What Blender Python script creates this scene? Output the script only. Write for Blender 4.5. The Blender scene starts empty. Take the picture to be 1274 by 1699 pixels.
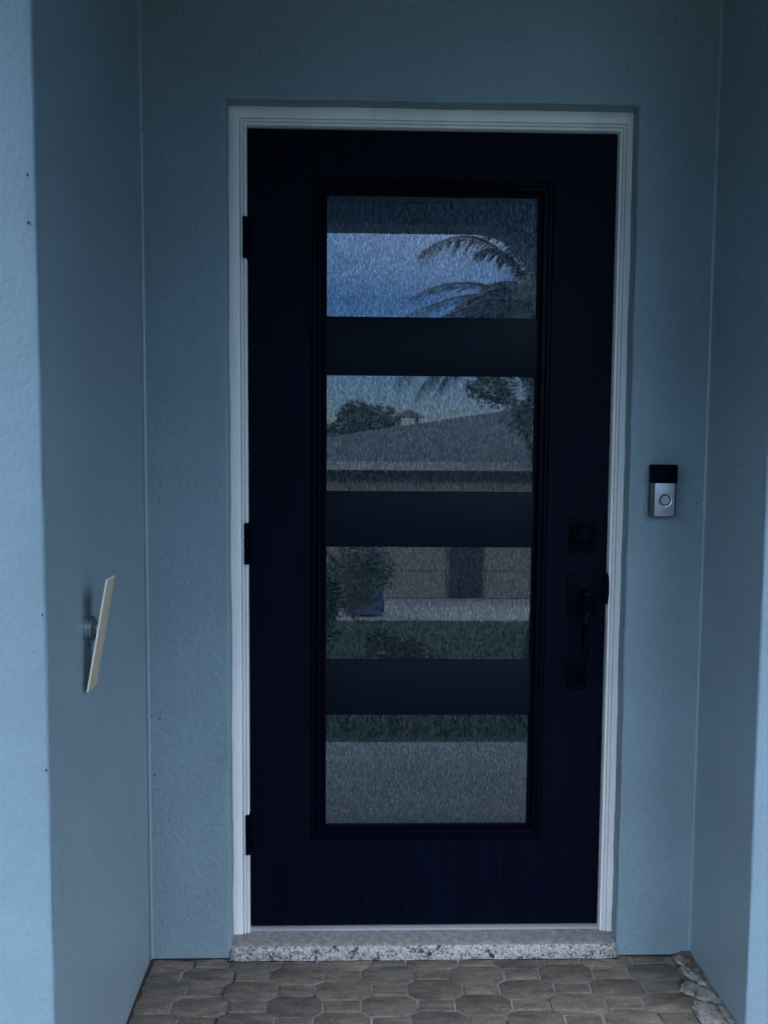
import bpy, bmesh, math, random
from mathutils import Vector, Matrix, noise
R = math.radians
S = bpy.context.scene
C = S.collection

# ------------------------------------------------------------- camera
def look(yaw, pitch, roll):
    cy, sy = math.cos(yaw), math.sin(yaw); cp, sp = math.cos(pitch), math.sin(pitch)
    f = Vector((sy*cp, cy*cp, sp)); r = Vector((cy, -sy, 0)); u = r.cross(f)
    cr, sr = math.cos(roll), math.sin(roll)
    return r*cr + u*sr, u*cr - r*sr, f
cam_d = bpy.data.cameras.new('camera'); cam = bpy.data.objects.new('camera', cam_d); C.objects.link(cam)
r_, u_, f_ = look(0.0276, -0.0774, 0.0071)
M = Matrix((( r_.x, u_.x, -f_.x, 0.2785), (r_.y, u_.y, -f_.y, -2.284), (r_.z, u_.z, -f_.z, 1.276), (0, 0, 0, 1)))
cam.matrix_world = M
cam_d.sensor_fit = 'VERTICAL'; cam_d.sensor_height = 24; cam_d.lens = 24*1500/1699
cam_d.clip_start = .02; cam_d.clip_end = 2000
S.camera = cam

# ------------------------------------------------------------- world and sun
SUN_ELEV, SUN_AZ = 27, -25            # sun stands behind the house, a little to the left
W = bpy.data.worlds.new('World'); S.world = W; W.use_nodes = True
nt = W.node_tree; nt.nodes.clear()
out = nt.nodes.new('ShaderNodeOutputWorld'); bg = nt.nodes.new('ShaderNodeBackground')
sky = nt.nodes.new('ShaderNodeTexSky'); sky.sky_type = 'NISHITA'; sky.sun_disc = False
sky.sun_elevation = R(SUN_ELEV); sky.sun_rotation = R(SUN_AZ); sky.ozone_density = 2.0; sky.dust_density = .3
tc = nt.nodes.new('ShaderNodeTexCoord'); mp = nt.nodes.new('ShaderNodeMapping'); mp.inputs['Scale'].default_value = (1, 1, 3.2)
nz = nt.nodes.new('ShaderNodeTexNoise'); nz.inputs['Scale'].default_value = 2.6; nz.inputs['Detail'].default_value = 8; nz.inputs['Roughness'].default_value = .58
cr = nt.nodes.new('ShaderNodeValToRGB'); cr.color_ramp.elements[0].position = .535; cr.color_ramp.elements[1].position = .78
cr.color_ramp.elements[0].color = (0, 0, 0, 1); cr.color_ramp.elements[1].color = (.75, .75, .75, 1)
mx = nt.nodes.new('ShaderNodeMix'); mx.data_type = 'RGBA'; mx.inputs[7].default_value = (8.4, 8.7, 9.4, 1)
L = nt.links.new
L(tc.outputs['Generated'], mp.inputs[0]); L(mp.outputs[0], nz.inputs['Vector']); 
sx = nt.nodes.new('ShaderNodeSeparateXYZ'); L(tc.outputs['Generated'], sx.inputs[0])
up = nt.nodes.new('ShaderNodeMath'); up.operation = 'MULTIPLY_ADD'; up.inputs[1].default_value = .38     # more cloud overhead than over the yard
L(sx.outputs[2], up.inputs[0]); L(nz.outputs['Fac'], up.inputs[2]); L(up.outputs[0], cr.inputs[0])
L(cr.outputs[0], mx.inputs[0]); L(sky.outputs[0], mx.inputs[6]); 
# a broken overcast: hazy, dim band low down, brighter overhead
gr = nt.nodes.new('ShaderNodeValToRGB'); e = gr.color_ramp.elements
e[0].position = 0; e[0].color = (.072, .090, .130, 1); e[1].position = .7; e[1].color = (1, 1, 1, 1)
k = e.new(.15); k.color = (.055, .095, .165, 1); k = e.new(.32); k.color = (.32, .35, .38, 1); k = e.new(.5); k.color = (.75, .77, .8, 1)
L(sx.outputs[2], gr.inputs[0])
ml = nt.nodes.new('ShaderNodeMix'); ml.data_type = 'RGBA'; ml.blend_type = 'MULTIPLY'; ml.inputs[0].default_value = 1
L(mx.outputs[2], ml.inputs[6]); L(gr.outputs[0], ml.inputs[7]); L(ml.outputs[2], bg.inputs[0])
bg.inputs[1].default_value = .15
L(bg.outputs[0], out.inputs[0])
sd = bpy.data.lights.new('sun', 'SUN'); sd.energy = 1.0; sd.angle = R(10); sd.color = (1, .93, .84)
so = bpy.data.objects.new('sun', sd); C.objects.link(so)
sp = Vector((math.sin(R(SUN_AZ))*math.cos(R(SUN_ELEV)), math.cos(R(SUN_AZ))*math.cos(R(SUN_ELEV)), math.sin(R(SUN_ELEV))))
so.rotation_euler = (-sp).to_track_quat('-Z', 'Y').to_euler(); so.location = sp*30
S.view_settings.view_transform = 'Standard'; S.view_settings.look = 'None'
S.view_settings.exposure = 3.15; S.view_settings.gamma = 1; S.view_settings.use_curve_mapping = False

# ------------------------------------------------------------- materials
def mat(name, col, rough=.7, spec=.5, metal=0, ior=1.5):
    m = bpy.data.materials.new(name); m.use_nodes = True
    b = m.node_tree.nodes['Principled BSDF']
    b.inputs['Base Color'].default_value = (*col, 1); b.inputs['Roughness'].default_value = rough
    b.inputs['Specular IOR Level'].default_value = spec; b.inputs['Metallic'].default_value = metal; b.inputs['IOR'].default_value = ior
    return m
def N(m, t, **kw):
    n = m.node_tree.nodes.new(t)
    for k, v in kw.items():
        if k in n.inputs: n.inputs[k].default_value = v
        else: setattr(n, k, v)
    return n
def K(m, a, b): m.node_tree.links.new(a, b)
def BS(m): return m.node_tree.nodes['Principled BSDF']
def coords(m, scale=(1, 1, 1)):
    t = N(m, 'ShaderNodeTexCoord'); p = N(m, 'ShaderNodeMapping'); p.inputs['Scale'].default_value = scale
    K(m, t.outputs['Object'], p.inputs[0]); return p.outputs[0]
def nse(m, vec, scale, detail=4, rough=.55):
    n = N(m, 'ShaderNodeTexNoise', Scale=scale, Detail=detail, Roughness=rough); K(m, vec, n.inputs['Vector']); return n.outputs['Fac']
def ramp(m, fac, stops):
    r = N(m, 'ShaderNodeValToRGB'); e = r.color_ramp.elements
    while len(e) < len(stops): e.new(.5)
    for i, (p, c) in enumerate(stops):
        e[i].position = p; e[i].color = (*c, 1) if len(c) == 3 else c
    K(m, fac, r.inputs[0]); return r.outputs[0]
def bump(m, h, strength, dist, prev=None):
    b = N(m, 'ShaderNodeBump', Strength=strength, Distance=dist); K(m, h, b.inputs['Height'])
    if prev is not None: K(m, prev, b.inputs['Normal'])
    return b.outputs[0]
def math_(m, op, a, b):
    n = N(m, 'ShaderNodeMath', operation=op)
    for i, v in enumerate((a, b)):
        if isinstance(v, (int, float)): n.inputs[i].default_value = v
        else: K(m, v, n.inputs[i])
    return n.outputs[0]

def stucco(name, col, s=1.0, rough=.62, spec=.35):
    m = mat(name, col, rough, spec); v = coords(m)
    big = nse(m, v, 3, 4); 
    c = ramp(m, big, [(.3, tuple(k*.93 for k in col)), (.7, tuple(k*1.07 for k in col))])
    K(m, c, BS(m).inputs['Base Color'])
    v2 = coords(m, (1, 1, .75))
    n1 = nse(m, v2, 120, 3, .55)          # roller and sand texture
    n2 = nse(m, v, 48, 3, .55)
    vo = N(m, 'ShaderNodeTexVoronoi', Scale=17.0); K(m, v, vo.inputs['Vector'])
    pim = ramp(m, vo.outputs['Distance'], [(.0, (1, 1, 1)), (.10, (0, 0, 0))])   # stray lumps under the paint
    lo = nse(m, v, 5, 2)
    pim = math_(m, 'MULTIPLY', pim, ramp(m, lo, [(.5, (0, 0, 0)), (.62, (1, 1, 1))]))
    b = bump(m, n2, min(1, .7*s), .0038*s); b = bump(m, n1, min(1, .9*s), .0042*s, b); b = bump(m, pim, .6*s, .004, b)
    gr_ = nse(m, v2, 150, 2, .6); mm = N(m, 'ShaderNodeMix', data_type='RGBA', blend_type='MULTIPLY'); mm.inputs[0].default_value = 1
    K(m, c, mm.inputs[6]); K(m, ramp(m, gr_, [(.3, (1-.10*s,)*3), (.7, (1+.08*s,)*3)]), mm.inputs[7]); K(m, mm.outputs[2], BS(m).inputs['Base Color'])
    K(m, b, BS(m).inputs['Normal']); return m

WALL = (.168, .238, .268)
M_stucco = stucco('painted_stucco', WALL, .75)
M_side = stucco('smooth_painted_stucco', (.178, .244, .272), .7, .42, .75)
M_front = stucco('sand_stucco', (.172, .250, .298), .55)
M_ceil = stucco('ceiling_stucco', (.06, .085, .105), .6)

def woodgrain(name, col, spec, rough, grain=.28):
    m = mat(name, col, rough, spec); v = coords(m, (1, 1, .07))
    K(m, ramp(m, nse(m, coords(m, (1, 1, .05)), 75, 5, .65), [(.38, tuple(k*(1-grain) for k in col)), (.62, tuple(k*(1+grain*1.2) for k in col))]), BS(m).inputs['Base Color'])
    n = nse(m, v, 60, 6, .65); w = nse(m, coords(m, (1, 1, .12)), 9, 3)
    b = bump(m, w, .3, .003); b = bump(m, n, .5, .0016, b); K(m, b, BS(m).inputs['Normal']); return m
M_door = woodgrain('dark_navy_door', (.0006, .0018, .0075), .06, .5)
M_bar = woodgrain('dark_navy_bar', (.0006, .0038, .0095), .10, .5, .06)
M_mould = mat('navy_moulding', (.0004, .0008, .0046), .4, .06)
M_black = mat('matte_black_metal', (.0003, .0006, .0042), .5, .045)
M_blackplas = mat('black_gloss_plastic', (.0003, .0006, .0042), .45, .045)
m = M_white = mat('white_trim_paint', (.63, .64, .61), .45, .4)
v = coords(m, (1, 1, .25)); K(m, ramp(m, nse(m, v, 14, 5), [(.35, (.58, .60, .585)), (.65, (.67, .68, .655))]), BS(m).inputs['Base Color'])
K(m, bump(m, nse(m, coords(m, (1, 1, .08)), 120, 3), .25, .001), BS(m).inputs['Normal'])
M_alu = mat('aluminium_strip', (.36, .37, .39), .45, .5, .3)
M_silver = mat('brushed_nickel_plastic', (.42, .45, .49), .34, .5, .75)
M_grey = mat('grey_plastic', (.035, .045, .05), .4)
M_button = mat('button_grey', (.30, .33, .36), .45)
M_seal = mat('black_gasket', (.002, .002, .004), .7, .2)
m = M_tan = mat('shaded_board', (.40, .35, .27), .6, .3)  # board face: its shade is put into a darker beige
v = coords(m, (1, 1, .12)); K(m, ramp(m, nse(m, v, 60, 5), [(.3, (.36, .30, .215)), (.7, (.47, .395, .29))]), BS(m).inputs['Base Color'])
M_tanedge = mat('lit_board_edge', (.74, .68, .54), .6, .3)  # paler copy for the board's edges, their brightness put into the colour

M_fleck = mat('dark_fleck', (.02, .03, .035), .8)
M_mount = mat('dull_metal', (.30, .34, .37), .35, .5, .7)
# obscure glass: dark house behind it, so a dark sheet whose surface mirrors the yard through fine vertical ripples
m = M_glass = bpy.data.materials.new('textured_glass'); m.use_nodes = True
m.node_tree.nodes.remove(BS(m))
va = coords(m, (1, 1, .28)); vb = coords(m, (1, 1, .7))
h1 = nse(m, va, 300, 2, .5); h2 = nse(m, vb, 260, 3, .6)
cells = math_(m, 'MULTIPLY', math_(m, 'ADD', h1, h2), .5)
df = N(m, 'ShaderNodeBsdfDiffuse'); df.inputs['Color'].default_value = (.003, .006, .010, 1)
g1 = N(m, 'ShaderNodeBsdfGlossy', Roughness=.01)        # the flat land between ripples mirrors the yard sharply
K(m, ramp(m, cells, [(.37, (.060, .067, .073)), (.50, (.095, .105, .114)), (.60, (.140, .152, .166)), (.70, (.27, .29, .31))]), g1.inputs['Color'])  # glints and dark streaks of the ripples put into the reflection colour
K(m, bump(m, h1, .04, .00015), g1.inputs['Normal'])
g2 = N(m, 'ShaderNodeBsdfGlossy', Roughness=.09)        # ripple flanks scatter it
K(m, ramp(m, h1, [(.40, (.006, .008, .010)), (.70, (.040, .046, .053))]), g2.inputs['Color'])
K(m, bump(m, h2, .9, .0012, bump(m, h1, .9, .0012)), g2.inputs['Normal'])
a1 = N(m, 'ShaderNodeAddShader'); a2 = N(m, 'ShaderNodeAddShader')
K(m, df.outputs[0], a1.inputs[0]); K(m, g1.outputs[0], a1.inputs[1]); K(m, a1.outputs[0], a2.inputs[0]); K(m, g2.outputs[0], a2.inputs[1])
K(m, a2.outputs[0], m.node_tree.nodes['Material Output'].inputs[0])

m = M_agg = mat('pebble_concrete', (.4, .4, .4), .75, .3); v = coords(m)
vo = N(m, 'ShaderNodeTexVoronoi', Scale=190.0); K(m, v, vo.inputs['Vector'])
vo2 = N(m, 'ShaderNodeTexVoronoi', Scale=190.0, feature='DISTANCE_TO_EDGE'); K(m, v, vo2.inputs['Vector'])
hue = N(m, 'ShaderNodeSeparateColor'); K(m, vo.outputs['Color'], hue.inputs[0])
base = ramp(m, hue.outputs[0], [(0, (.10, .10, .095)), (.12, (.20, .19, .18)), (.3, (.34, .335, .325)), (1, (.50, .495, .48))])
edge = ramp(m, vo2.outputs['Distance'], [(.02, (.55, .55, .54)), (.14, (1, 1, 1))])
mm = N(m, 'ShaderNodeMix', data_type='RGBA', blend_type='MULTIPLY'); mm.inputs[0].default_value = 1
K(m, base, mm.inputs[6]); K(m, edge, mm.inputs[7])
holes = ramp(m, nse(m, v, 38, 3), [(.34, (.18, .17, .16)), (.42, (1, 1, 1))])
m2 = N(m, 'ShaderNodeMix', data_type='RGBA', blend_type='MULTIPLY'); m2.inputs[0].default_value = 1
K(m, mm.outputs[2], m2.inputs[6]); K(m, holes, m2.inputs[7]); K(m, m2.outputs[2], BS(m).inputs['Base Color'])
K(m, bump(m, edge, .8, .003), BS(m).inputs['Normal'])
m = M_silltop = mat('worn_concrete', (.2, .2, .2), .8, .3); v = coords(m)
K(m, ramp(m, nse(m, v, 55, 8, .7), [(.3, (.11, .115, .115)), (.5, (.19, .19, .185)), (.72, (.32, .31, .30))]), BS(m).inputs['Base Color'])
K(m, bump(m, nse(m, v, 160, 4, .7), .6, .002), BS(m).inputs['Normal'])

m = M_paver = mat('grey_brown_paver', (.15, .14, .13), .8, .3); v = coords(m)
gi = N(m, 'ShaderNodeNewGeometry')
pc = ramp(m, gi.outputs['Random Per Island'], [(0, (.066, .061, .054)), (.35, (.106, .090, .078)), (.7, (.084, .079, .069)), (1, (.126, .108, .092))])
dn = ramp(m, nse(m, coords(m, (1, 3, 1)), 16, 7, .68), [(.28, (.45, .44, .43)), (.5, (.95, .93, .90)), (.72, (1.55, 1.5, 1.44))])
mm = N(m, 'ShaderNodeMix', data_type='RGBA', blend_type='MULTIPLY'); mm.inputs[0].default_value = 1
K(m, pc, mm.inputs[6]); K(m, dn, mm.inputs[7])
m3 = N(m, 'ShaderNodeMix', data_type='RGBA', blend_type='MULTIPLY'); m3.inputs[0].default_value = 1
K(m, mm.outputs[2], m3.inputs[6]); K(m, ramp(m, nse(m, coords(m, (1, 2.5, 1)), 120, 5, .75), [(.32, (.62, .61, .60)), (.5, (1, 1, 1)), (.68, (1.45, 1.43, 1.40))]), m3.inputs[7]); K(m, m3.outputs[2], BS(m).inputs['Base Color'])
K(m, bump(m, nse(m, v, 130, 5, .7), .5, .0018), BS(m).inputs['Normal'])
m = M_joint = mat('joint_sand', (.25, .24, .22), .9, .2); v = coords(m)
K(m, ramp(m, nse(m, v, 7, 5), [(.36, (.022, .020, .019)), (.47, (.13, .123, .114)), (.7, (.23, .22, .20))]), BS(m).inputs['Base Color'])
K(m, bump(m, nse(m, v, 200, 4), .6, .002), BS(m).inputs['Normal'])
m = M_mortar = mat('crumbled_mortar', (.45, .44, .42), .9, .2); v = coords(m)
K(m, ramp(m, nse(m, v, 45, 7, .7), [(.34, (.055, .05, .045)), (.46, (.20, .195, .18)), (.7, (.34, .34, .33))]), BS(m).inputs['Base Color'])
K(m, bump(m, nse(m, v, 170, 5, .7), .9, .004), BS(m).inputs['Normal'])
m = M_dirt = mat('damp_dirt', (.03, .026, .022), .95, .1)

def noisy(name, a, b_, scale, rough=.85, bs=60, bd=.01, spec=.25):
    m = mat(name, a, rough, spec); v = coords(m)
    K(m, ramp(m, nse(m, v, scale, 6, .6), [(.3, a), (.7, b_)]), BS(m).inputs['Base Color'])
    K(m, bump(m, nse(m, v, bs, 4, .6), .5, bd), BS(m).inputs['Normal']); return m
M_conc = noisy('walk_concrete', (.095, .110, .120), (.122, .136, .145), 3, .85, 90, .003)
M_lawn = noisy('lawn_soil', (.004, .013, .008), (.009, .022, .012), 3)
M_grass = noisy('grass_blades', (.002, .026, .011), (.006, .042, .015), 4)
M_road = noisy('asphalt', (.05, .05, .05), (.065, .065, .065), 2)
M_roof = noisy('grey_shingle', (.007, .015, .020), (.014, .024, .030), 9, .85, 30, .02)
M_beige = noisy('beige_wall', (.062, .066, .066), (.08, .084, .082), 2)
M_fascia = noisy('pale_fascia', (.095, .115, .12), (.12, .135, .14), 2)
M_garage = noisy('garage_paint', (.072, .076, .076), (.086, .088, .086), 2)
M_darkdoor = mat('dark_entry', (.004, .009, .012), .6, .2)
M_bark = noisy('bark', (.025, .024, .022), (.06, .055, .05), 12, .9, 30, .02)
M_leafA = noisy('leaf_dark', (.010, .022, .014), (.024, .045, .028), 6, .6)
M_leafB = noisy('leaf_mid', (.014, .030, .017), (.034, .060, .034), 6, .6)
M_palm = noisy('palm_leaflet', (.005, .012, .012), (.013, .024, .021), 5, .45)
M_bin = mat('blue_plastic', (.012, .032, .072), .45)
M_text = mat('grey_lettering', (.10, .12, .14), .5)

# ------------------------------------------------------------- object helpers
def link(name, bm, mats, parent=None, smooth=False, autos=None):
    me = bpy.data.meshes.new(name); bmesh.ops.recalc_face_normals(bm, faces=bm.faces[:]); bm.to_mesh(me); bm.free()
    for k in (mats if isinstance(mats, (list, tuple)) else [mats]): me.materials.append(k)
    if smooth:
        for p in me.polygons: p.use_smooth = True
        if autos: me.set_sharp_from_angle(angle=R(autos))
    o = bpy.data.objects.new(name, me); C.objects.link(o)
    if parent: o.parent = parent
    return o
def tag(o, label=None, cat=None, group=None, kind=None):
    for k, v in (('label', label), ('category', cat), ('group', group), ('kind', kind)):
        if v: o[k] = v
    return o
def thing(name, label, cat, loc=(0, 0, 0), group=None):
    o = bpy.data.objects.new(name, None); o.location = loc; C.objects.link(o); return tag(o, label, cat, group)
def shift(bm, d):
    bmesh.ops.translate(bm, vec=Vector(d), verts=bm.verts[:])
def box(bm, x0, x1, y0, y1, z0, z1, bev=0, seg=2):
    r = bmesh.ops.create_cube(bm, size=1); vs = r['verts']
    for v in vs: v.co = Vector((x0+(v.co.x+.5)*(x1-x0), y0+(v.co.y+.5)*(y1-y0), z0+(v.co.z+.5)*(z1-z0)))
    if bev:
        es = list({e for v in vs for e in v.link_edges})
        bmesh.ops.bevel(bm, geom=es, offset=bev, segments=seg, affect='EDGES', profile=.5)
def bx(name, m, parent, *a, **k):
    bm = bmesh.new(); box(bm, *a, **k); return link(name, bm, m, parent, True, 35)
def lathe(bm, prof, c, axis='y', n=40):
    # prof: (radius, along) ; axis direction
    rings = []
    for r, t in prof:
        ring = []
        for i in range(n):
            a = 2*math.pi*i/n
            if axis == 'y': p = (c[0]+r*math.cos(a), c[1]+t, c[2]+r*math.sin(a))
            elif axis == 'x': p = (c[0]+t, c[1]+r*math.cos(a), c[2]+r*math.sin(a))
            else: p = (c[0]+r*math.cos(a), c[1]+r*math.sin(a), c[2]+t)
            ring.append(bm.verts.new(p))
        rings.append(ring)
    for a, b in zip(rings, rings[1:]):
        for i in range(n): bm.faces.new((a[i], a[(i+1) % n], b[(i+1) % n], b[i]))
    bm.faces.new(rings[0]); bm.faces.new(rings[-1])
def tube(bm, pts, rad, n=8):
    rings = []
    for i, p in enumerate(pts):
        p = Vector(p); a = Vector(pts[max(0, i-1)]); b = Vector(pts[min(len(pts)-1, i+1)]); d = (b-a).normalized()
        s = d.cross(Vector((0, 0, 1))); s = s.normalized() if s.length > .01 else Vector((1, 0, 0)); t = s.cross(d)
        r = rad[i] if isinstance(rad, (list, tuple)) else rad
        rings.append([bm.verts.new(p+(s*math.cos(2*math.pi*k/n)+t*math.sin(2*math.pi*k/n))*r) for k in range(n)])
    for a, b in zip(rings, rings[1:]):
        for k in range(n): bm.faces.new((a[k], a[(k+1) % n], b[(k+1) % n], b[k]))
    bm.faces.new(rings[0]); bm.faces.new(rings[-1])
def sweep(bm, prof, x0, x1, z0, z1, closed):
    """mitred frame: prof = [(inset, y)] around rectangle; open frames have no bottom member"""
    loops = []
    for d, y in prof:
        if closed: loops.append([(x0+d, y, z0+d), (x0+d, y, z1-d), (x1-d, y, z1-d), (x1-d, y, z0+d)])
        else: loops.append([(x0+d, y, z0), (x0+d, y, z1-d), (x1-d, y, z1-d), (x1-d, y, z0)])
    V = [[bm.verts.new(p) for p in l] for l in loops]
    n = 4
    for a, b in zip(V, V[1:]):
        for i in range(n if closed else n-1):
            j = (i+1) % n; bm.faces.new((a[i], a[j], b[j], b[i]))
def wob(p, amp, s=1.0):
    p = Vector(p)*s
    return amp*(noise.noise(p*3.1)+.5*noise.noise(p*9.7+Vector((3, 1, 7)))+.3*noise.noise(p*31))

# plan profile extruded up, hand trowelled: every vertex pushed a little along the wall normal
def trowel(bm, path, z0, z1, step=.022, amp=.0016, still=None):
    pts = []
    for (ax, ay), (b_x, b_y) in zip(path, path[1:]):
        l = math.hypot(b_x-ax, b_y-ay); n = max(1, int(l/step))
        for i in range(n): pts.append((ax+(b_x-ax)*i/n, ay+(b_y-ay)*i/n))
    pts.append(path[-1])
    nz_ = max(1, int((z1-z0)/step)); rows = []
    for j in range(nz_+1):
        z = z0+(z1-z0)*j/nz_; row = []
        for i, (x, y) in enumerate(pts):
            a = pts[max(0, i-1)]; b = pts[min(len(pts)-1, i+1)]
            nx, ny = (b[1]-a[1]), -(b[0]-a[0]); l = math.hypot(nx, ny) or 1
            d = wob((x, y, z), amp)*(min(1, math.hypot(x-still[0], y-still[1])/.05-.2) if still and math.hypot(x-still[0], y-still[1]) < .06 else 1)
            if still and math.hypot(x-still[0], y-still[1]) < .01: d = 0
            row.append(bm.verts.new((x+nx/l*d, y+ny/l*d, z)))
        rows.append(row)
    for a, b in zip(rows, rows[1:]):
        for i in range(len(a)-1): bm.faces.new((a[i], a[i+1], b[i+1], b[i]))
def arc(cx, cy, r, a0, a1, n=6):
    return [(cx+r*math.cos(R(a0+(a1-a0)*i/n)), cy+r*math.sin(R(a0+(a1-a0)*i/n))) for i in range(n+1)]

# ------------------------------------------------------------- the house round the door
XL, XR = -.242, 1.136          # side walls of the recess
YW = -.07                      # recess wall
YL, YR = -.782, -.402          # street faces left and right of the recess
ZF = -.037                     # paving at the door
OX0, OX1, OZ = -.041, .944, 2.083
house = thing('stucco_house', 'blue-grey stucco house with the recessed front entry around the dark door', 'house', (0, 0, 0))

bm = bmesh.new()               # recess wall with the door opening, as a displaced grid with rounded arrises
def recess_wall(bm):
    st = .018; top = 2.78
    def grid(xs, zs):
        V = [[bm.verts.new((x, YW+.0004-wob((x, 0, z), .0014)*max(0, min(1, (x-XL)/.05-.2, (XR-x)/.05-.2)), z)) for x in xs] for z in zs]
        for a, b in zip(V, V[1:]):
            for i in range(len(a)-1): bm.faces.new((a[i], a[i+1], b[i+1], b[i]))
    def lin(a, b): n = max(1, round((b-a)/st)); return [a+(b-a)*i/n for i in range(n+1)]
    r = .006
    zlow = lin(-.06, OZ+r); zup = lin(OZ+r, top)
    xa = lin(XL, OX0-r); xm = lin(OX0-r, OX1+r); xb = lin(OX1+r, XR)
    grid(xa, zlow); grid(xb, zlow)
    grid(xa, zup); grid(xm, zup); grid(xb, zup)
    # rounded reveal going back to the frame
    def edge(t, side):         # small hand-made unevenness of the arris
        return wob((side*5+1, side, t*2), .0022)
    prof = [(0, 0), (.3, .05), (.7, .3), (.95, .7), (1, 1), (1, 4), (1, 14)]
    def strip(fn, ts):
        V = []
        for t in ts: V.append([bm.verts.new(fn(t, a, b)) for a, b in prof])
        for a, b in zip(V, V[1:]):
            for i in range(len(prof)-1): bm.faces.new((a[i], a[i+1], b[i+1], b[i]))
    strip(lambda t, a, b: (OX0-r+a*r+(edge(t, 1) if b > .5 else 0), (YW-wob((OX0-r, 0, t), .0014) if a == 0 else YW+b*r), t), zlow[:-1]+[OZ])
    strip(lambda t, a, b: (OX1+r-a*r-(edge(t, 2) if b > .5 else 0), (YW-wob((OX1+r, 0, t), .0014) if a == 0 else YW+b*r), t), zlow[:-1]+[OZ])
    strip(lambda t, a, b: (t, (YW-wob((t, 0, OZ+r), .0014) if a == 0 else YW+b*r), OZ+r-a*r+(edge(t, 3) if b > .5 else 0)), xm)
recess_wall(bm); bmesh.ops.remove_doubles(bm, verts=bm.verts[:], dist=.0004)
def flecks(bm, pts, y):
    for x, z, q in pts:
        n0 = len(bm.faces); rr = bmesh.ops.create_icosphere(bm, subdivisions=2, radius=q)
        for v in rr['verts']: v.co = Vector((x+v.co.x, y+v.co.y*.4, z+v.co.z*1.4))
        for f in {f for v in rr['verts'] for f in v.link_faces}: f.material_index = 1
flecks(bm, [(-.237, 2.01, .0018), (-.233, .593, .0016), (-.228, .444, .0022), (-.213, .587, .0018), (.917, 2.166, .0016), (1.115, 1.13, .0018), (1.02, .92, .0015)], YW-.0005)
link('recess_wall', bm, [M_stucco, M_fleck], house, True)

RC = .005                      # worn outer corner, small caulked inner corner
bm = bmesh.new(); trowel(bm, [(XL, YL+RC+.002)]+[(XL, YL+RC+.01), (XL, YW-.006)]+arc(XL+.006, YW-.006, .006, 180, 90, 3), -.06, 2.78, amp=.0018, still=(XL, YW))
link('side_wall', bm, M_side, house, True)
bm = bmesh.new(); trowel(bm, arc(XR-.006, YW-.006, .006, 90, 0, 3)+[(XR, YR+RC+.01), (XR, YR+RC+.002)], -.06, 2.78, amp=.0018, still=(XR, YW))
link('side_wall', bm, M_side, house, True)
bm = bmesh.new(); trowel(bm, [(-1.9, YL)]+[(XL-RC, YL)]+arc(XL-RC, YL+RC, RC, -90, 0, 5)[1:]+[(XL, YL+RC+.002)], -.42, 2.78, amp=.0026)
flecks(bm, [(-.255, 1.699, .0016), (-.255, 1.624, .0022), (-.262, .923, .0018), (-.247, .985, .0016), (-.246, .72, .0018)], YL-.0005)
link('front_wall', bm, [M_front, M_fleck], house, True)
bm = bmesh.new(); trowel(bm, [(XR, YR+RC+.002)]+arc(XR+RC, YR+RC, RC, 180, 270, 5)+[(2.6, YR)], -.42, 2.78, amp=.0026)
link('front_wall', bm, M_front, house, True)
bm = bmesh.new()               # the shell behind: masonry, closed so no daylight leaks in
box(bm, -1.9, -.246, -.78+.03, .2, -.42, 2.78); box(bm, 1.14, 2.6, YR+.03, .2, -.42, 2.78)
box(bm, -5, -1.9, -.782, .2, -.42, 2.78); box(bm, 2.6, 6, YR, .2, -.42, 2.78)
box(bm, -5, 6, 6, 6.2, -.5, 2.78); box(bm, -5.2, -5, -.782, 6.2, -.5, 2.78); box(bm, 6, 6.2, -.5, 6.2, -.5, 2.78)
box(bm, -.24, 1.134, -.04, .2, 2.1, 2.78); box(bm, -.24, -.06, -.04, .2, -.3, 2.1); box(bm, .975, 1.134, -.04, .2, -.3, 2.1)
link('masonry', bm, M_front, house)
bx('ceiling', M_ceil, house, -5.6, 6.6, -.84, 6.4, 2.785, 2.86)
bx('added_soffit', M_ceil, house, XL-.01, XR+.01, -.80, -.03, 2.44, 2.78)  # out of view, added low to darken the top of the recess
bx('porch_ceiling', M_ceil, house, -.80, 1.56, -2.97, -.843, 2.56, 2.84)  # out of view; lowered to dim the recess, narrowed to brighten the street faces
bm = bmesh.new()
pv = [(-5.9, -.9, 2.87), (6.9, -.9, 2.87), (6.9, 6.8, 2.87), (-5.9, 6.8, 2.87), (-2.5, 2.6, 4.4), (3.5, 2.6, 4.4)]
V = [bm.verts.new(p) for p in pv]
for f in ((0, 1, 5, 4), (1, 2, 5), (2, 3, 4, 5), (3, 0, 4), (0, 3, 2, 1)): bm.faces.new([V[i] for i in f])
link('roof', bm, M_roof, house)
# porch arch in front (seen only mirrored in the door glass)
AX0, AX1, AZ, AR = -.50, 1.30, 2.452, .38
bm = bmesh.new()
cur = [(-1.9, -.75), (AX0, -.75)]
low = [(AX0, -.75)]+[(AX0+AR-AR*math.cos(R(a)), AZ-AR+AR*math.sin(R(a))) for a in range(0, 91, 10)]
low += [(AX1-AR+AR*math.sin(R(a)), AZ-AR+AR*math.cos(R(a))) for a in range(0, 91, 10)]+[(AX1, -.75)]
Y0, Y1, TOP = -2.70, -2.93, 2.5585
box(bm, -.78, AX0, Y1, Y0, -.75, TOP); box(bm, AX1, 1.54, Y1, Y0, -.75, TOP)
lo = low[1:-1]
va = [[bm.verts.new((x, y, z)) for x, z in lo] for y in (Y0, Y1)]; vb = [[bm.verts.new((x, y, TOP)) for x, z in lo] for y in (Y0, Y1)]
for k in range(len(lo)-1):
    bm.faces.new((va[0][k], va[0][k+1], vb[0][k+1], vb[0][k])); bm.faces.new((va[1][k], vb[1][k], vb[1][k+1], va[1][k+1]))
    bm.faces.new((va[0][k], va[1][k], va[1][k+1], va[0][k+1]))
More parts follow.
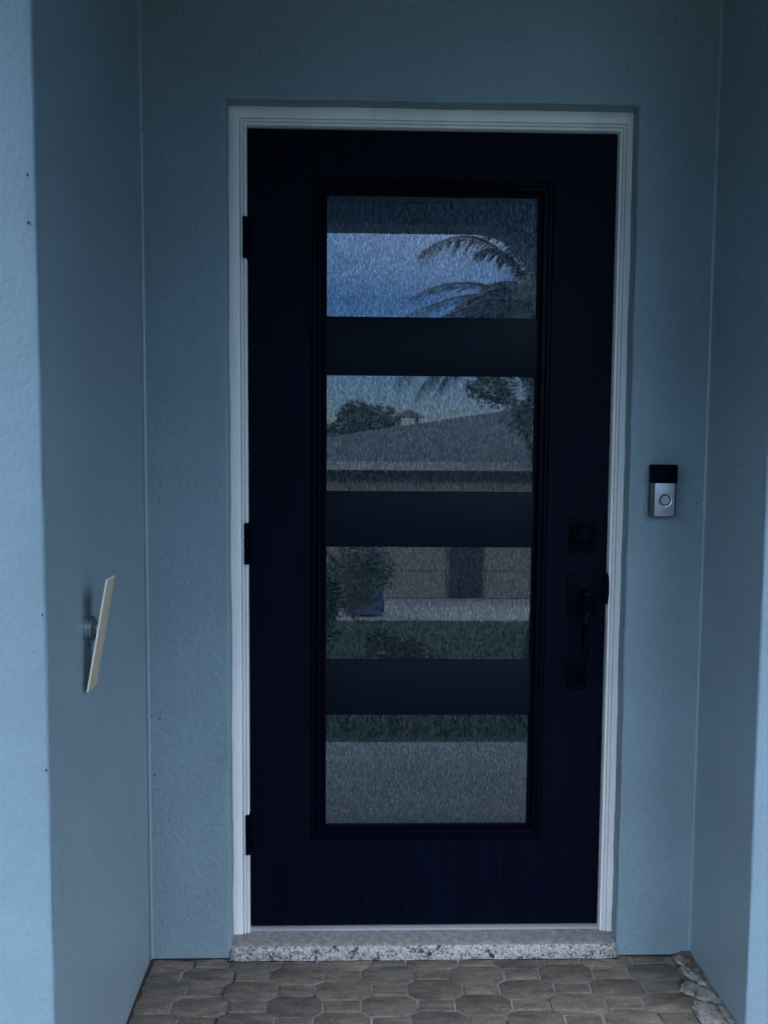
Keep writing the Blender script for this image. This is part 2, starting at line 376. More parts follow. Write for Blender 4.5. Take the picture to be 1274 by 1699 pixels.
link('porch_arch', bm, M_front, house)

# ------------------------------------------------------------- door frame
fr = thing('door_frame', 'white painted door frame with grooved moulding set into the stucco opening', 'door frame')
bm = bmesh.new()
prof = [(0, .02), (0, -.016), (.003, -.021), (.012, -.023), (.030, -.0215), (.0318, -.0205), (.0325, -.015), (.0345, -.015), (.0355, -.0195),
        (.0395, -.0195), (.0405, -.0135), (.0425, -.0135), (.0435, -.0175), (.0475, -.0175), (.0485, -.016), (.0485, .05)]
sweep(bm, prof, -.0485, .9625, .000, 2.0885, False)
link('casing', bm, M_white, fr, True, 30)
bm = bmesh.new()               # door stop behind the slab edge, closes the gap
sweep(bm, [(0, .05), (0, .047), (.02, .047), (.02, .09)], 0, .914, 0, 2.04, False)
link('weather_seal', bm, M_seal, fr)
bx('sill_strip', M_alu, fr, .0, .914, -.010, .045, .000, .0055, bev=.001)
bm = bmesh.new()
zz = [.868+.0056*i for i in range(15)]
va = []
for k, z in enumerate(zz):
    b_ = math.sin(math.pi*k/14)**.5*.0040
    va.append([bm.verts.new(p) for p in ((.903, -.019, z), (.9118+b_, -.019, z), (.9118+b_, -.012, z), (.903, -.012, z))])
for a, b in zip(va, va[1:]):
    for i in range(4): j = (i+1) % 4; bm.faces.new((a[i], a[j], b[j], b[i]))
bm.faces.new(va[0]); bm.faces.new(va[-1])
link('strike_plate', bm, M_black, fr, True, 40)

# ------------------------------------------------------------- door
door = thing('front_door', 'dark navy front door with four stacked rectangular panes of textured glass', 'door', (0, 0, 0))
panes = [(.194, .7185, 1.586, 1.883), (.1945, .720, 1.150, 1.443), (.1955, .7205, .716, 1.0105), (.1965, .7215, .281, .574)]
GX0, GX1, GZ0, GZ1 = .194, .7205, .281, 1.884
bm = bmesh.new()
sweep(bm, [(0, .045), (0, .002), (.002, 0), (.160, 0), (.160, .045)], .003, .911, .0105, 2.037, True)
# build slab as four flat members so the glass area stays open
bm.free(); bm = bmesh.new()
mx0, mx1, mz0, mz1 = .158, .757, .243, 1.921
o = [(.003, .0105), (.911, .0105), (.911, 2.037), (.003, 2.037)]; i_ = [(mx0, mz0), (mx1, mz0), (mx1, mz1), (mx0, mz1)]
Vo = [bm.verts.new((x, 0, z)) for x, z in o]; Vi = [bm.verts.new((x, 0, z)) for x, z in i_]
Vob = [bm.verts.new((x, .044, z)) for x, z in o]; Vib = [bm.verts.new((x, .044, z)) for x, z in i_]
for k in range(4):
    j = (k+1) % 4
    bm.faces.new((Vo[k], Vo[j], Vi[j], Vi[k])); bm.faces.new((Vob[k], Vib[k], Vib[j], Vob[j]))
    bm.faces.new((Vo[k], Vob[k], Vob[j], Vo[j])); bm.faces.new((Vi[k], Vi[j], Vib[j], Vib[k]))
es = [e for e in bm.edges if all(v in Vo for v in e.verts)]
bmesh.ops.bevel(bm, geom=es, offset=.0015, segments=2, affect='EDGES')
link('slab', bm, M_door, door, True, 30)
bm = bmesh.new()
sweep(bm, [(-.0005, .01), (-.0005, -.002), (.004, -.006), (.011, -.0065), (.013, -.003), (.015, -.003), (.017, -.008), (.024, -.009), (.027, -.006),
           (.029, .001), (.031, .001), (.033, -.001), (.0365, -.001), (.0365, .03)], mx0, mx1, mz0, mz1, True)
link('glass_moulding', bm, M_mould, door, True, 30)
for (x0, x1, z0, z1), (_, _, z0b, z1b) in zip(panes, panes[1:]):
    bx('glazing_bar', M_bar, door, GX0-.0005, GX1+.0015, -.001, .02, z1b, z0, bev=.0012)
for x0, x1, z0, z1 in panes:
    gp = bx('glass_pane', M_glass, door, .192, .7235, .0075, .0125, z0-.003, z1+.003)
    bm = bmesh.new(); sweep(bm, [(-.001, .0072), (-.001, .0045), (.0012, .0045), (.0016, .0072)], .1945, .7205, z0, z1, True)
    link('glass_bead', bm, M_seal, gp)
for zt, zb in ((1.823, 1.722), (1.071, .966), (.317, .212)):
    bm = bmesh.new(); box(bm, -.0068, .0035, -.0205, .0, zb, zt, bev=.0008)
    for k in range(3):
        h = (zt-zb)/3; lathe(bm, [(.0035, k*h+.0008), (.0062, k*h+.0016), (.0062, (k+1)*h-.0016), (.0035, (k+1)*h-.0008)], (-.003, -.0195, zb), 'z', 16)
    link('hinge', bm, M_black, door, True, 40)
# deadbolt
db = bx('deadbolt', M_black, door, .8155, .8795, -.008, .0, .9995, 1.0895, bev=.002)
bm = bmesh.new()
lathe(bm, [(.031, .0), (.031, -.010), (.028, -.013), (.0235, -.013), (.0225, -.006)], (.8475, -.008, 1.0445), 'y', 48)
link('bolt_ring', bm, M_black, db, True, 35)
bm = bmesh.new(); lathe(bm, [(.0215, 0), (.0215, -.014), (.019, -.0165), (.004, -.0165), (.0035, -.0155)], (.8475, -.006, 1.0445), 'y', 40)
link('lock_cylinder', bm, M_blackplas, db, True, 35)
# handle set
hs = bx('handle_set', M_black, door, .813, .888, -.007, .0, .836, .939, bev=.002)
bx('lower_plate', M_black, hs, .818, .868, -.007, .0, .643, .709, bev=.002)
bm = bmesh.new()
tube(bm, [(.851, -.006, .862), (.851, -.034, .858), (.851, -.048, .848), (.8505, -.052, .825), (.8465, -.052, .70), (.845, -.046, .684), (.845, -.030, .676), (.845, -.006, .674)],
     [.0105]*8, 12)
link('grip', bm, M_blackplas, hs, True, 50)
bm = bmesh.new(); tube(bm, [(.852, -.004, .902), (.852, -.022, .9), (.852, -.036, .894), (.852, -.047, .896)], [.007, .009, .011, .006], 12)
for v in bm.verts: v.co.z = .897+(v.co.z-.897)*.6
link('thumb_latch', bm, M_blackplas, hs, True, 50)

# ------------------------------------------------------------- stone sill under the door
bm = bmesh.new()
nx, prof = 120, [(.06, -.0005), (-.010, -.0005), (-.030, -.0008), (-.050, -.0010), (-.066, -.0014), (-.074, -.0030), (-.080, -.0070), (-.083, -.013), (-.0845, -.022), (-.085, -.032), (-.084, -.042)]
rows = []
for i in range(nx+1):
    x = -.050+(.9985)*i/nx; row = []
    ed = min(1, (x+.050)/.02, (.9485-x)/.012)
    for j, (y, z) in enumerate(prof):
        n_ = noise.noise(Vector((x*14, j*.35, 2)))*.0028+noise.noise(Vector((x*60, j, 5)))*.0012
        row.append(bm.verts.new((x, y-(n_ if j > 3 else 0)+(1-ed)*.018*(j > 3), z+(n_*.5 if j > 2 else 0)-(1-ed)*.004*(j > 1))))
    rows.append(row)
for a, b in zip(rows, rows[1:]):
    for j in range(len(prof)-1):
        f = bm.faces.new((a[j], b[j], b[j+1], a[j+1])); f.material_index = 0 if j < 5 else 1
bm.faces.new(rows[0]).material_index = 1; bm.faces.new(rows[-1]).material_index = 1
sill = link('door_sill', bm, [M_silltop, M_agg], None, True, 60)
tag(sill, 'pebble concrete step sill with exposed aggregate front edge directly beneath the door', 'door sill')

# ------------------------------------------------------------- paving
def octagon(cx, cy, hx, hy, chx, chy):
    return [(cx-hx+chx, cy-hy), (cx+hx-chx, cy-hy), (cx+hx, cy-hy+chy), (cx+hx, cy+hy-chy), (cx+hx-chx, cy+hy), (cx-hx+chx, cy+hy), (cx-hx, cy+hy-chy), (cx-hx, cy-hy+chy)]
bm = bmesh.new(); rnd = random.Random(4)
def slope(y): return ZF+.012*(y+.08)
def paver(pts, y0):
    dz = rnd.uniform(-.0012, .0012); tx, ty = rnd.uniform(-.012, .012), rnd.uniform(-.012, .012)
    cx = sum(p[0] for p in pts)/len(pts); cy = sum(p[1] for p in pts)/len(pts)
    rings = []
    jit = [rnd.uniform(-.0012, .0012) for _ in pts]
    for ins, z in ((0, -.03), (0, -.0035), (.0012, -.0012), (.004, 0)):
        ring = []
        for (x, y), q in zip(pts, jit):
            d = Vector((x-cx, y-cy)); l = d.length; k = (l-ins*1.25+q)/l
            px, py = cx+d.x*k, cy+d.y*k
            ring.append(bm.verts.new((px, py, slope(py)+z+dz+tx*(px-cx)+ty*(py-cy))))
        rings.append(ring)
    for a, b in zip(rings, rings[1:]):
        for i in range(len(a)): j = (i+1) % len(a); bm.faces.new((a[i], a[j], b[j], b[i]))
    bm.faces.new(rings[-1])
PX, PY = .2215, .0597
for row in range(-2, 12):
    cy = -.1445-row*PY
    for c in range(-14, 14):
        ox = -.088+c*PX+(PX/2+.002 if row % 2 else 0)
        if ox < XL-1.6 or ox > XR+1.4: continue
        g_ = .0022
        if (ox > XL-.06 and ox < XR-.02) or cy < -.85:
            if row < 10: paver(octagon(ox, cy, .0665-g_, .0385-g_, .020, .0155), cy)
        sx = ox+PX/2
        if XL-.05 < sx < XR-.05 and row < 10:
            paver([(sx-.0435+g_, cy-.0212+g_), (sx+.0435-g_, cy-.0212+g_), (sx+.0435-g_, cy+.0212-g_), (sx-.0435+g_, cy+.0212-g_)], cy)
bmesh.ops.recalc_face_normals(bm, faces=bm.faces[:])
pav = link('paving', bm, M_paver, None, True, 25); tag(pav, kind='structure')
bm = bmesh.new()
xs = [-.6+.02*i for i in range(100)]; ys = [.05-.02*i for i in range(40)]
V = [[bm.verts.new((x, y, slope(y)-.0032+.0009*noise.noise(Vector((x*25, y*25, 0))))) for x in xs] for y in ys]
for a, b in zip(V, V[1:]):
    for i in range(len(a)-1): bm.faces.new((a[i], a[i+1], b[i+1], b[i]))
tag(link('paving_bed', bm, M_joint, None, True), kind='structure')

# crumbling mortar along the foot of the right wall
rnd = random.Random(11)
mor = thing('broken_mortar', 'pale crumbling mortar patch along the foot of the right side wall', 'mortar', (1.1, -.2, ZF))
bm = bmesh.new()
M_dirt2 = noisy('mortar_crumbs', (.020, .018, .016), (.15, .14, .125), 60, .95, 150, .004)
def edge_x(y):                                   # ragged left border of the patch
    t = (-y-.06)/.30
    return 1.088-.012*t-.022*max(0, math.sin(t*9.5+.4))*min(1, t*2)+.006*noise.noise(Vector((0, y*60, 4)))
bm = bmesh.new(); V = []; lay = []
ny, nx_ = 150, 34
for k in range(ny+1):
    y = -.062-.50*k/ny; row = []
    xe = edge_x(y)
    for j in range(nx_+1):
        t = j/nx_; px = xe+(1.143-xe)*t
        q = Vector((px*30, y*30, 1)); n1 = noise.noise(q); n2 = noise.noise(q*3.1); n3 = noise.noise(q*8)
        h = .003+.010*t*t+.006*max(-.5, n1)+.003*n2+.0012*n3
        row.append(bm.verts.new((px-1.1+.002*n3, y+.2, slope(y)-ZF+(h if j else -.004))))
    V.append(row)
for a, b in zip(V, V[1:]):
    for i in range(nx_): bm.faces.new((a[i], a[i+1], b[i+1], b[i]))
link('dirt_bed', bm, M_dirt2, mor, True)
def chunk(pts, h, seed):
    # a flat broken piece: irregular outline, rough top, slumped sides
    bm = bmesh.new(); cx = sum(p[0] for p in pts)/len(pts); cy = sum(p[1] for p in pts)/len(pts); out = []
    n = len(pts)
    for i in range(n):
        a, b = Vector(pts[i]), Vector(pts[(i+1) % n])
        for q in range(8):
            p = a.lerp(b, q/8); d = (p-Vector((cx, cy))); k = 1+.16*noise.noise(Vector((p.x*70, p.y*70, seed)))+.08*noise.noise(Vector((p.x*200, p.y*200, seed)))
            out.append((cx+d.x*k, cy+d.y*k))
    rings = []
    for f, z in ((1.04, -.004), (1.0, .45), (.93, .85), (.75, 1), (.5, 1.04), (.25, 1.0)):
        rings.append([bm.verts.new((cx+(x-cx)*f-1.1, cy+(y-cy)*f+.2, slope(cy)-ZF+.004+h*z+.0030*noise.noise(Vector((x*f*60, y*f*60, seed+f*3)))*(z > .5))) for x, y in out])
    for a, b in zip(rings, rings[1:]):
        for i in range(len(a)): j = (i+1) % len(a); bm.faces.new((a[i], a[j], b[j], b[i]))
    bm.faces.new(rings[-1])
    link('mortar_chunk', bm, M_mortar, mor, True, 55)
chunk([(1.064, -.205), (1.088, -.190), (1.108, -.205), (1.120, -.235), (1.112, -.268), (1.092, -.266), (1.074, -.245), (1.056, -.228)], .0055, 3)
chunk([(1.116, -.225), (1.130, -.24), (1.134, -.285), (1.122, -.282), (1.112, -.262)], .008, 5)
chunk([(1.074, -.268), (1.096, -.272), (1.116, -.284), (1.122, -.33), (1.114, -.376), (1.084, -.372), (1.060, -.335), (1.064, -.29)], .006, 7)
chunk([(1.088, -.135), (1.106, -.132), (1.114, -.165), (1.102, -.186), (1.088, -.165)], .006, 9)
chunk([(1.108, -.172), (1.120, -.176), (1.124, -.212), (1.108, -.205)], .008, 11)
chunk([(1.088, -.092), (1.104, -.086), (1.109, -.115), (1.099, -.130), (1.087, -.115)], .005, 13)
chunk([(1.066, -.385), (1.10, -.382), (1.124, -.42), (1.11, -.48), (1.07, -.47), (1.055, -.42)], .006, 15)
chunk([(1.120, -.29), (1.132, -.295), (1.134, -.36), (1.122, -.365)], .009, 17)

# black damp line where paving meets the walls
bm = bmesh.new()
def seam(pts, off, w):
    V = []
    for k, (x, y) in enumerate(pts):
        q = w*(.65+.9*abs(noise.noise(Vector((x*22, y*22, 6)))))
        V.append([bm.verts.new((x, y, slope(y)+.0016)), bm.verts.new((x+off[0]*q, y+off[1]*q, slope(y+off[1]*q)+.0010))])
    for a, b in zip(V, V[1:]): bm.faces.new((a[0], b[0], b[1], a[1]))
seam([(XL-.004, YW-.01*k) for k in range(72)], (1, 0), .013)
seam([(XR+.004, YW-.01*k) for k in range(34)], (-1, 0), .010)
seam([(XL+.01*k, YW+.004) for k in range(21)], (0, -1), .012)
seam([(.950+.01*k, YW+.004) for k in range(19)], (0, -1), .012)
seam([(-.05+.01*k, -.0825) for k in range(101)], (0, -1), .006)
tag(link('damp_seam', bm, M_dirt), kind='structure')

# ------------------------------------------------------------- video doorbell on the right
DX, DZ = 1.0235, 1.161
bell = thing('video_doorbell', 'slim silver and black video doorbell on the stucco right of the door', 'doorbell', (DX, YW, DZ))
def lb(name, m, parent, x0, x1, y0, y1, z0, z1, bev=.001, seg=3): return bx(name, m, parent, x0, x1, y0, y1, z0, z1, bev=bev, seg=seg)
lb('housing', M_grey, bell, -.0320, .0320, -.020, .001, -.0640, .0640, .003)
cov = lb('camera_cover', M_blackplas, bell, -.0322, .0322, -.0265, -.004, .0195, .0645, .003)
bm = bmesh.new(); lathe(bm, [(.012, 0), (.012, -.0006), (.010, -.0016), (.004, -.0024), (.001, -.0026)], (.004, -.0264, .031), 'y', 32)
link('lens', bm, M_black, cov, True, 40)
fp = lb('faceplate', M_silver, bell, -.0235, .0265, -.0262, -.019, -.0625, .0192, .0022, 4)
bm = bmesh.new(); lathe(bm, [(.0185, .0), (.0185, -.0012), (.0172, -.0018), (.0140, -.0006), (.0135, .001)], (.0025, -.0261, -.0225), 'y', 48)
link('button_rim', bm, M_silver, fp, True, 30)
bm = bmesh.new(); lathe(bm, [(.0142, .001), (.0142, -.0004), (.0108, -.0004), (.0105, .001)], (.0025, -.0263, -.0225), 'y', 48)
link('light_ring', bm, M_grey, fp, True, 30)
bm = bmesh.new(); lathe(bm, [(.0105, .001), (.0105, -.0010), (.0098, -.0014), (.002, -.0008), (.001, -.0008)], (.0025, -.0263, -.0225), 'y', 48)
link('button', bm, M_button, fp, True, 30)
tcv = bpy.data.curves.new('logo', 'FONT'); tcv.body = 'ring'; tcv.size = .0115; tcv.extrude = .0002; tcv.align_x = 'CENTER'
to = bpy.data.objects.new('logo_tmp', tcv); C.objects.link(to)
me = bpy.data.meshes.new_from_object(to.evaluated_get(bpy.context.evaluated_depsgraph_get())); bpy.data.objects.remove(to)
me.materials.clear(); me.materials.append(M_text)
lg = bpy.data.objects.new('logo', me); C.objects.link(lg); lg.parent = fp; lg.location = (.0025, -.0264, -.0535); lg.rotation_euler = (R(90), 0, 0)

# ------------------------------------------------------------- loose board on the left wall
pl = thing('wall_board', 'thin beige board hanging tilted off a round fixture on the left side wall', 'wall board', (XL, -.566, .912))
bm = bmesh.new(); hh, hw = .109, .027
ang = math.atan2(.040, .218)
box(bm, -.0018, .0018, -hw, hw, -hh, hh, bev=.0004, seg=1)
for f in bm.faces:
    if f.normal.x < .8: f.material_index = 1
bmesh.ops.rotate(bm, verts=bm.verts[:], cent=(0, 0, 0), matrix=Matrix.Rotation(ang, 3, 'Y'))
shift(bm, (.030, -.002, -.004))
pb = link('board', bm, [M_tan, M_tanedge], pl, True, 20)
bm = bmesh.new(); box(bm, .0010, .0023, -.0045, .0045, -.0065, .0045)
bmesh.ops.rotate(bm, verts=bm.verts[:], cent=(0, 0, 0), matrix=Matrix.Rotation(ang, 3, 'Y')); shift(bm, (.0302, -.001, .0))
link('screw_slot', bm, M_seal, pb)
bm = bmesh.new()
lathe(bm, [(.024, -.002), (.0265, .0005), (.0265, .0025), (.0235, .0035), (.0235, .0055), (.0255, .0065), (.0255, .0085), (.022, .0095), (.022, .0115), (.0235, .0125), (.0235, .0145), (.017, .017), (.012, .021), (.012, .031)], (0, 0.006, .004), 'x', 40)
link('round_mount', bm, M_mount, pl, True, 40)

# ------------------------------------------------------------- yard (mirrored in the glass)
def slab(name, m, pts, kind='structure', depth=.1):
    bm = bmesh.new(); a = [bm.verts.new(p) for p in pts]; b = [bm.verts.new((p[0], p[1], p[2]-depth)) for p in pts]
    bm.faces.new(a); bm.faces.new(b[::-1])
    for i in range(len(a)): j = (i+1) % len(a); bm.faces.new((a[i], a[j], b[j], b[i]))
    o = link(name, bm, m); tag(o, kind=kind); return o
slab('porch_step', M_conc, [(-.6, -.738, -.050), (1.7, -.738, -.050), (1.7, -.83, -.052), (-.6, -.83, -.052)], depth=.25)
slab('walk', M_conc, [(-1.8, -.831, -.205), (2.6, -.831, -.205), (2.6, -1.9, -.25), (-1.8, -1.9, -.25)], depth=.25)
slab('lower_walk', M_conc, [(-2.6, -1.901, -.37), (3.6, -1.901, -.37), (3.6, -2.66, -.405), (-2.6, -2.66, -.405)], depth=.2)
def gz(y): return -.42-.0985*(abs(y)-2.7) if y < -2.7 else -.44
bm = bmesh.new()
ys = [300, 60, 7, 3, 1, -1, -2.7, -3.5, -4.5, -6, -8, -10, -12, -14, -16, -20, -30, -60, -150, -400]
xs = [-300, -100, -40, -20, -10, -5, -2, 0, 2, 5, 10, 20, 40, 100, 300]
def gh(x, y):
    z = -.44 if y > -2.7 else (gz(y) if y > -14 else -1.58)
    return z-.04
V = [[bm.verts.new((x, y, gh(x, y))) for x in xs] for y in ys]
for a, b in zip(V, V[1:]):
    for i in range(len(xs)-1): bm.faces.new((a[i], a[i+1], b[i+1], b[i]))
tag(link('ground', bm, M_lawn), kind='structure')
slab('driveway', M_conc, [(-12, -9.9, gh(0, -9.9)+.012), (14, -9.9, gh(0, -9.9)+.012), (14, -13.9, gh(0, -13.9)+.012), (-12, -13.9, gh(0, -13.9)+.012)], depth=.03)
# grass
rnd = random.Random(7); bm = bmesh.new()
for k in range(16000):
    y = -2.98-rnd.random()**1.4*6.9; x = rnd.uniform(-1.6, 3.4+(-y)*.25); z = gh(x, y); a = rnd.uniform(0, 6.28); h = rnd.uniform(.035, .085); w = .006
    dx, dy = math.cos(a), math.sin(a); lx, ly = rnd.uniform(-.03, .03), rnd.uniform(-.03, .03)
    bm.faces.new([bm.verts.new(p) for p in ((x-dx*w, y-dy*w, z), (x+dx*w, y+dy*w, z), (x+lx, y+ly, z+h))])
tag(link('grass', bm, M_grass), 'short dark green lawn grass across the yard', 'grass', kind='stuff')

# leafy things
def leaves(bm, c, rad, n, size, rnd, shell=.35, clumps=10):
    c = Vector(c); cl = []
    for _ in range(clumps):
        d = Vector((rnd.gauss(0, 1), rnd.gauss(0, 1), rnd.gauss(0, 1))).normalized()
        cl.append((Vector((d.x*rad[0], d.y*rad[1], d.z*rad[2]))*rnd.uniform(.35, .85), rnd.uniform(.25, .5)))
    for _ in range(n):
        p0, s = rnd.choice(cl); d = Vector((rnd.gauss(0, 1), rnd.gauss(0, 1), rnd.gauss(0, 1))).normalized()*rnd.uniform(.5, 1.15)
        p = c+p0+Vector((d.x*rad[0]*s, d.y*rad[1]*s, d.z*rad[2]*s))
        u = Vector((rnd.gauss(0, 1), rnd.gauss(0, 1), rnd.gauss(0, .6))).normalized(); w = u.cross(Vector((rnd.gauss(0, 1), rnd.gauss(0, 1), rnd.gauss(0, 1)))).normalized()
        s2 = size*rnd.uniform(.6, 1.4)
        bm.faces.new([bm.verts.new(q) for q in (p-u*s2, p+w*s2*.45, p+u*s2, p-w*s2*.45)])
def tree(name, label, x, y, zc, rad, seed, m, n=2600, size=.13, cat='tree'):
    g0 = gh(x, y) if y > -60 else -1.6; t = thing(name, label, cat, (x, y, g0), 'trees beyond the yard'); rnd = random.Random(seed)
    bm = bmesh.new(); top = zc-g0
    tube(bm, [(0, 0, -.1), (.05, 0, top*.35), (0, .05, top*.7), (.02, 0, top)], [rad[0]*.09, rad[0]*.075, rad[0]*.06, rad[0]*.02], 8)
    for k in range(6):
        a = rnd.uniform(0, 6.28); tube(bm, [(0, 0, top*.55), (math.cos(a)*rad[0]*.35, math.sin(a)*rad[1]*.35, top*.85), (math.cos(a)*rad[0]*.7, math.sin(a)*rad[1]*.7, top*rnd.uniform(.95, 1.15))], [rad[0]*.04, rad[0]*.025, .01], 6)
    link('trunk', bm, M_bark, t, True)
    bm = bmesh.new(); leaves(bm, (0, 0, top), rad, n, size, rnd, clumps=16); link('crown', bm, m, t)
tree('broadleaf_tree', 'bushy dark tree rising left of the roof opposite, mirrored in the second pane', -.15, -22.5, 1.35, (1.5, 1.5, 1.15), 3, M_leafA, 9000, .085)
tree('broadleaf_tree', 'low bushy tree beside the small roof turret, mirrored in the second pane', 0.55, -23.5, .85, (.7, .9, .8), 5, M_leafB, 5000, .075)
tree('broadleaf_tree', 'leafy tree at the right edge of the second pane above the mirrored roof', 3.25, -12.3, 2.1, (1.15, 1.0, .85), 8, M_leafA, 10000, .055)
def shrub(x, y, h, rx, seed, label, m, n=1500, size=.045):
    z = gh(x, y); t = thing('shrub', label, 'shrub', (x, y, z), 'shrubs in front of the porch'); rnd = random.Random(seed)
    bm = bmesh.new()
    for k in range(7):
        a = rnd.uniform(0, 6.28); tube(bm, [(0, 0, 0), (math.cos(a)*rx*.3, math.sin(a)*rx*.3, h*.5), (math.cos(a)*rx*.6, math.sin(a)*rx*.6, h*.85)], [.012, .009, .004], 5)
    link('stem', bm, M_bark, t); bm = bmesh.new(); leaves(bm, (0, 0, h*.55), (rx, rx*.8, h*.5), n, size, rnd, clumps=14); link('foliage', bm, m, t)
shrub(-.25, -5.3, 1.30, .42, 21, 'tall loose shrub mirrored at the left edge of the third pane', M_leafA, 6000, .032)
shrub(.55, -4.4, .50, .38, 22, 'low dark shrub mirrored in the lower left of the third pane', M_leafB, 4500, .028)
shrub(.25, -8.7, 1.5, .45, 23, 'far upright shrub mirrored beside the blue bin in the third pane', M_leafB, 4500, .028)
# wheeled bin
bn = thing('wheeled_bin', 'blue wheeled bin on the yard mirrored left in the third pane', 'bin', (.36, -10.6, gh(0, -10.6)+.012))
bm = bmesh.new()
bt = [(-.24, -.24), (.24, -.24), (.24, .24), (-.24, .24)]; a = [bm.verts.new((x, y, .06)) for x, y in bt]; b = [bm.verts.new((x*1.22, y*1.25, .92)) for x, y in bt]
bm.faces.new(a); bm.faces.new(b)
for i in range(4): j = (i+1) % 4; bm.faces.new((a[i], a[j], b[j], b[i]))
link('bin_body', bm, M_bin, bn)
bx('lid', M_bin, bn, -.31, .31, -.33, .31, .925, .975, bev=.015)
for s in (-1, 1):
    bm = bmesh.new(); lathe(bm, [(.1, -.02), (.1, .02)], (s*.27, -.2, .1), 'x', 20); link('wheel', bm, M_seal, bn)

# palm
palm = thing('palm_tree', 'palm tree with drooping feathery fronds mirrored in the top pane', 'palm tree', (1.98, -6.1, gh(2, -6.1)))
px, py, pz = 1.98, -6.1, gh(2, -6.1)
bm = bmesh.new(); tz = 2.42-pz
tube(bm, [(0, 0, 0), (.03, 0, tz*.3), (.01, 0, tz*.65), (0, 0, tz)], [.16, .12, .105, .10], 14); link('trunk', bm, M_bark, palm, True)
def frond(p0, p1, p2, seed, ll=.32, n=52):
    low = p2[2] < 2.6 and p2[2] > 2.1; dr = .25 if low else .60     # lower fronds hold their leaflets out stiffly
    rnd = random.Random(seed); bm = bmesh.new(); o = Vector((px, py, pz))
    p0, p1, p2 = [Vector(q)-o for q in (p0, p1, p2)]
    P = lambda t: p0*(1-t)**2+p1*2*t*(1-t)+p2*t*t
    pts = [P(i/14) for i in range(15)]; tube(bm, pts, [.020*(1-i/15)+.003 for i in range(15)], 6)
    for i in range(n):
        t = .10+.9*i/n; p = P(t); d = (P(min(1, t+.02))-P(t-.02)).normalized(); s = d.cross(Vector((0, 0, 1))).normalized()
        l = ll*math.sin(math.pi*min(1, .14+t*.80))**.6*rnd.uniform(.8, 1.1)
        for q in (-1, 1):
            e1 = p+(s*q*.55+d*.55+Vector((0, 0, -.15)))*l*.5; e2 = e1+(s*q*.35+d*(.9 if low else .50)+Vector((0, 0, -dr-rnd.uniform(0, .45)+(.35 if low and q > 0 else 0))))*l*.5
            w = d*.0075
            w = w*rnd.uniform(.8, 1.3); a0, a1 = bm.verts.new(p-w*.6), bm.verts.new(p+w*.6); b0, b1 = bm.verts.new(e1-w), bm.verts.new(e1+w); c0 = bm.verts.new(e2)
            bm.faces.new((a0, a1, b1, b0)); bm.faces.new((b0, b1, c0))
    link('frond', bm, M_palm, palm)
cr0 = (1.96, -6.1, 2.42)
for k, (c1, c2, ll) in enumerate([
    ((1.50, -6.15, 3.50), (.84, -6.2, 3.02), .42), ((1.78, -6.1, 3.30), (1.20, -5.9, 3.26), .36), ((1.90, -6.3, 3.40), (1.50, -6.5, 3.30), .34),
    ((1.50, -6.0, 2.86), (.58, -6.1, 2.36), .36), ((1.45, -6.1, 2.74), (.60, -6.0, 2.18), .36), ((1.40, -6.2, 2.60), (.66, -6.3, 1.98), .36),
    ((1.45, -5.9, 2.55), (.92, -5.9, 1.86), .42), ((1.60, -5.8, 2.56), (.80, -5.7, 1.98), .40), ((1.70, -5.7, 2.60), (1.15, -5.5, 2.00), .36),
    ((1.60, -6.4, 2.75), (1.05, -6.7, 2.25), .36), ((1.66, -5.95, 2.92), (1.10, -5.9, 2.45), .36), ((1.75, -6.3, 3.05), (1.30, -6.5, 2.60), .36),
    ((1.85, -5.8, 3.10), (1.62, -5.5, 2.50), .36), ((1.80, -6.0, 2.80), (1.45, -5.8, 2.20), .36), ((1.95, -5.6, 3.1), (1.74, -5.2, 2.35), .34),
    ((1.30, -6.1, 2.45), (.62, -6.1, 1.84), .42), ((1.25, -6.0, 2.36), (.80, -6.0, 1.72), .42), ((1.40, -6.2, 2.30), (1.02, -6.2, 1.80), .38),
    ((1.35, -6.1, 2.95), (.72, -6.1, 2.58), .30), ((1.70, -6.1, 3.15), (1.36, -6.1, 3.02), .34), ((1.82, -6.2, 3.25), (1.60, -6.2, 2.98), .34),
    ((1.55, -6.15, 2.80), (.95, -6.3, 2.34), .40), ((1.60, -6.05, 2.72), (1.02, -6.0, 2.22), .42), ((1.65, -6.2, 2.66), (1.20, -6.3, 2.15), .42),
    ((1.70, -6.0, 2.74), (1.32, -5.9, 2.28), .42), ((1.80, -6.1, 2.86), (1.50, -6.1, 2.44), .40), ((1.40, -6.05, 2.64), (.80, -6.1, 2.14), .40),
    ((2.3, -6.0, 3.2), (2.9, -6.0, 2.7), .4), ((2.3, -6.4, 2.9), (2.8, -6.9, 2.1), .4), ((2.2, -5.7, 2.9), (2.6, -5.1, 2.1), .4),
    ((2.0, -6.6, 3.1), (1.9, -7.2, 2.5), .4), ((1.9, -6.1, 3.3), (1.75, -6.0, 3.0), .34)]):
    frond(cr0, c1, c2, k+1, ll*1.12, 40)

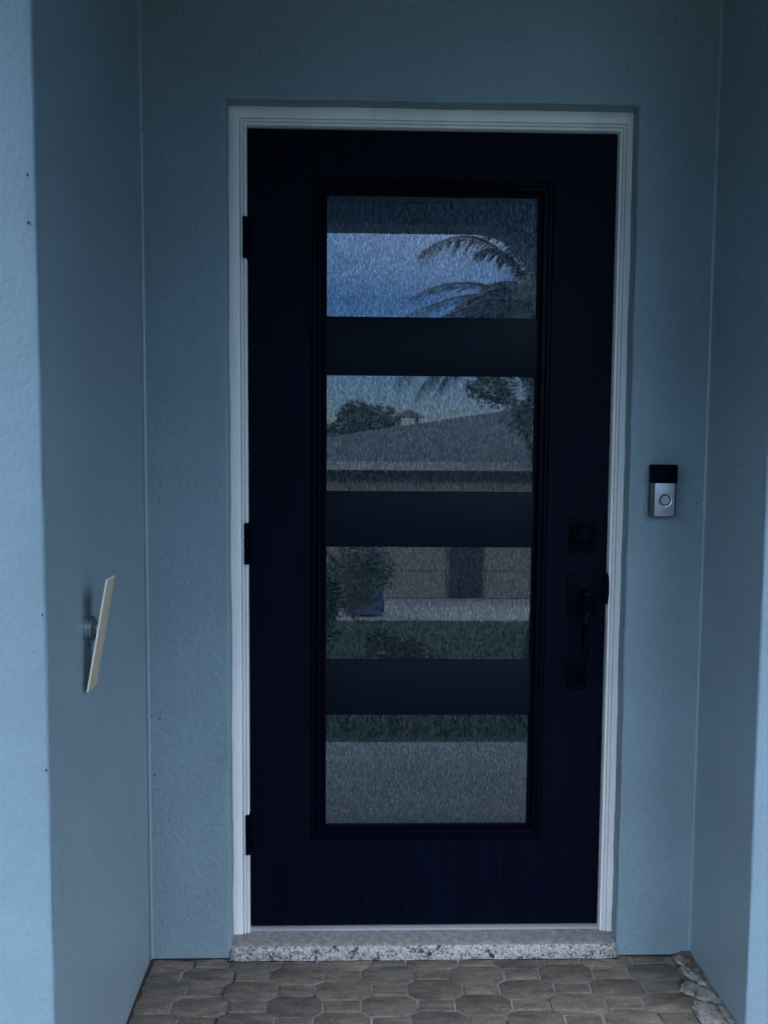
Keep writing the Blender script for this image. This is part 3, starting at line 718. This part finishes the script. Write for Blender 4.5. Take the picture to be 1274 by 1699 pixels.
# neighbour's house opposite
nb = thing('neighbour_house', 'single storey beige house with a long grey roof mirrored in the glass', 'house', (3, -14, -1.55))
def nbx(name, m, x0, x1, y0, y1, z0, z1, **k):
    return bx(name, m, nb, x0-3, x1-3, y0+14, y1+14, z0+1.55, z1+1.55, **k)
nbx('wall', M_beige, -2.2, 13, -22, -14.03, -1.7, .86)
nbx('fascia', M_fascia, -2.9, 13.7, -13.72, -13.60, .78, .93)
gd = nbx('garage_door', M_garage, -.1, 1.85, -14.0, -13.96, -1.55, .42)
gd2 = nbx('garage_door', M_garage, 2.58, 6.4, -14.0, -13.96, -1.55, .42)
for z in (-1.05, -.56, -.07):
    nbx('panel_seam', M_seal, -.1, 1.85, -13.957, -13.955, z-.006, z+.006); nbx('panel_seam', M_seal, 2.58, 6.4, -13.957, -13.955, z-.006, z+.006)
nbx('entry_door', M_darkdoor, 1.92, 2.50, -14.0, -13.94, -1.52, .30)
bm = bmesh.new()
pv = [(-3, -13.62, .93), (13.8, -13.62, .93), (13.8, -22.4, .93), (-3, -22.4, .93), (6.2, -18.8, 2.42), (9.2, -18.8, 2.42)]
V = [bm.verts.new((x-3, y+14, z+1.55)) for x, y, z in pv]
for f in ((0, 1, 5, 4), (1, 2, 5), (2, 3, 4, 5), (3, 0, 4), (0, 3, 2, 1)): bm.faces.new([V[i] for i in f])
link('roof', bm, M_roof, nb)
# turret beyond
tu = thing('roof_turret', 'small peaked roof turret on posts mirrored above the neighbour roof', 'turret', (1.75, -25.2, -1.6))
bm = bmesh.new(); box(bm, -.75, .75, -.75, .75, 0, 3.15); link('turret_base', bm, M_beige, tu)
for sx in (-1, 1):
    for sy in (-1, 1): bx('post', M_beige, tu, sx*.28-.05, sx*.28+.05, sy*.28-.05, sy*.28+.05, 3.15, 3.62)
bm = bmesh.new(); V = [bm.verts.new(p) for p in ((-.48, -.48, 3.62), (.48, -.48, 3.62), (.48, .48, 3.62), (-.48, .48, 3.62), (0, 0, 3.88))]
for f in ((0, 1, 4), (1, 2, 4), (2, 3, 4), (3, 0, 4), (3, 2, 1, 0)): bm.faces.new([V[i] for i in f])
link('turret_roof', bm, M_roof, tu)
bpy.context.view_layer.update()
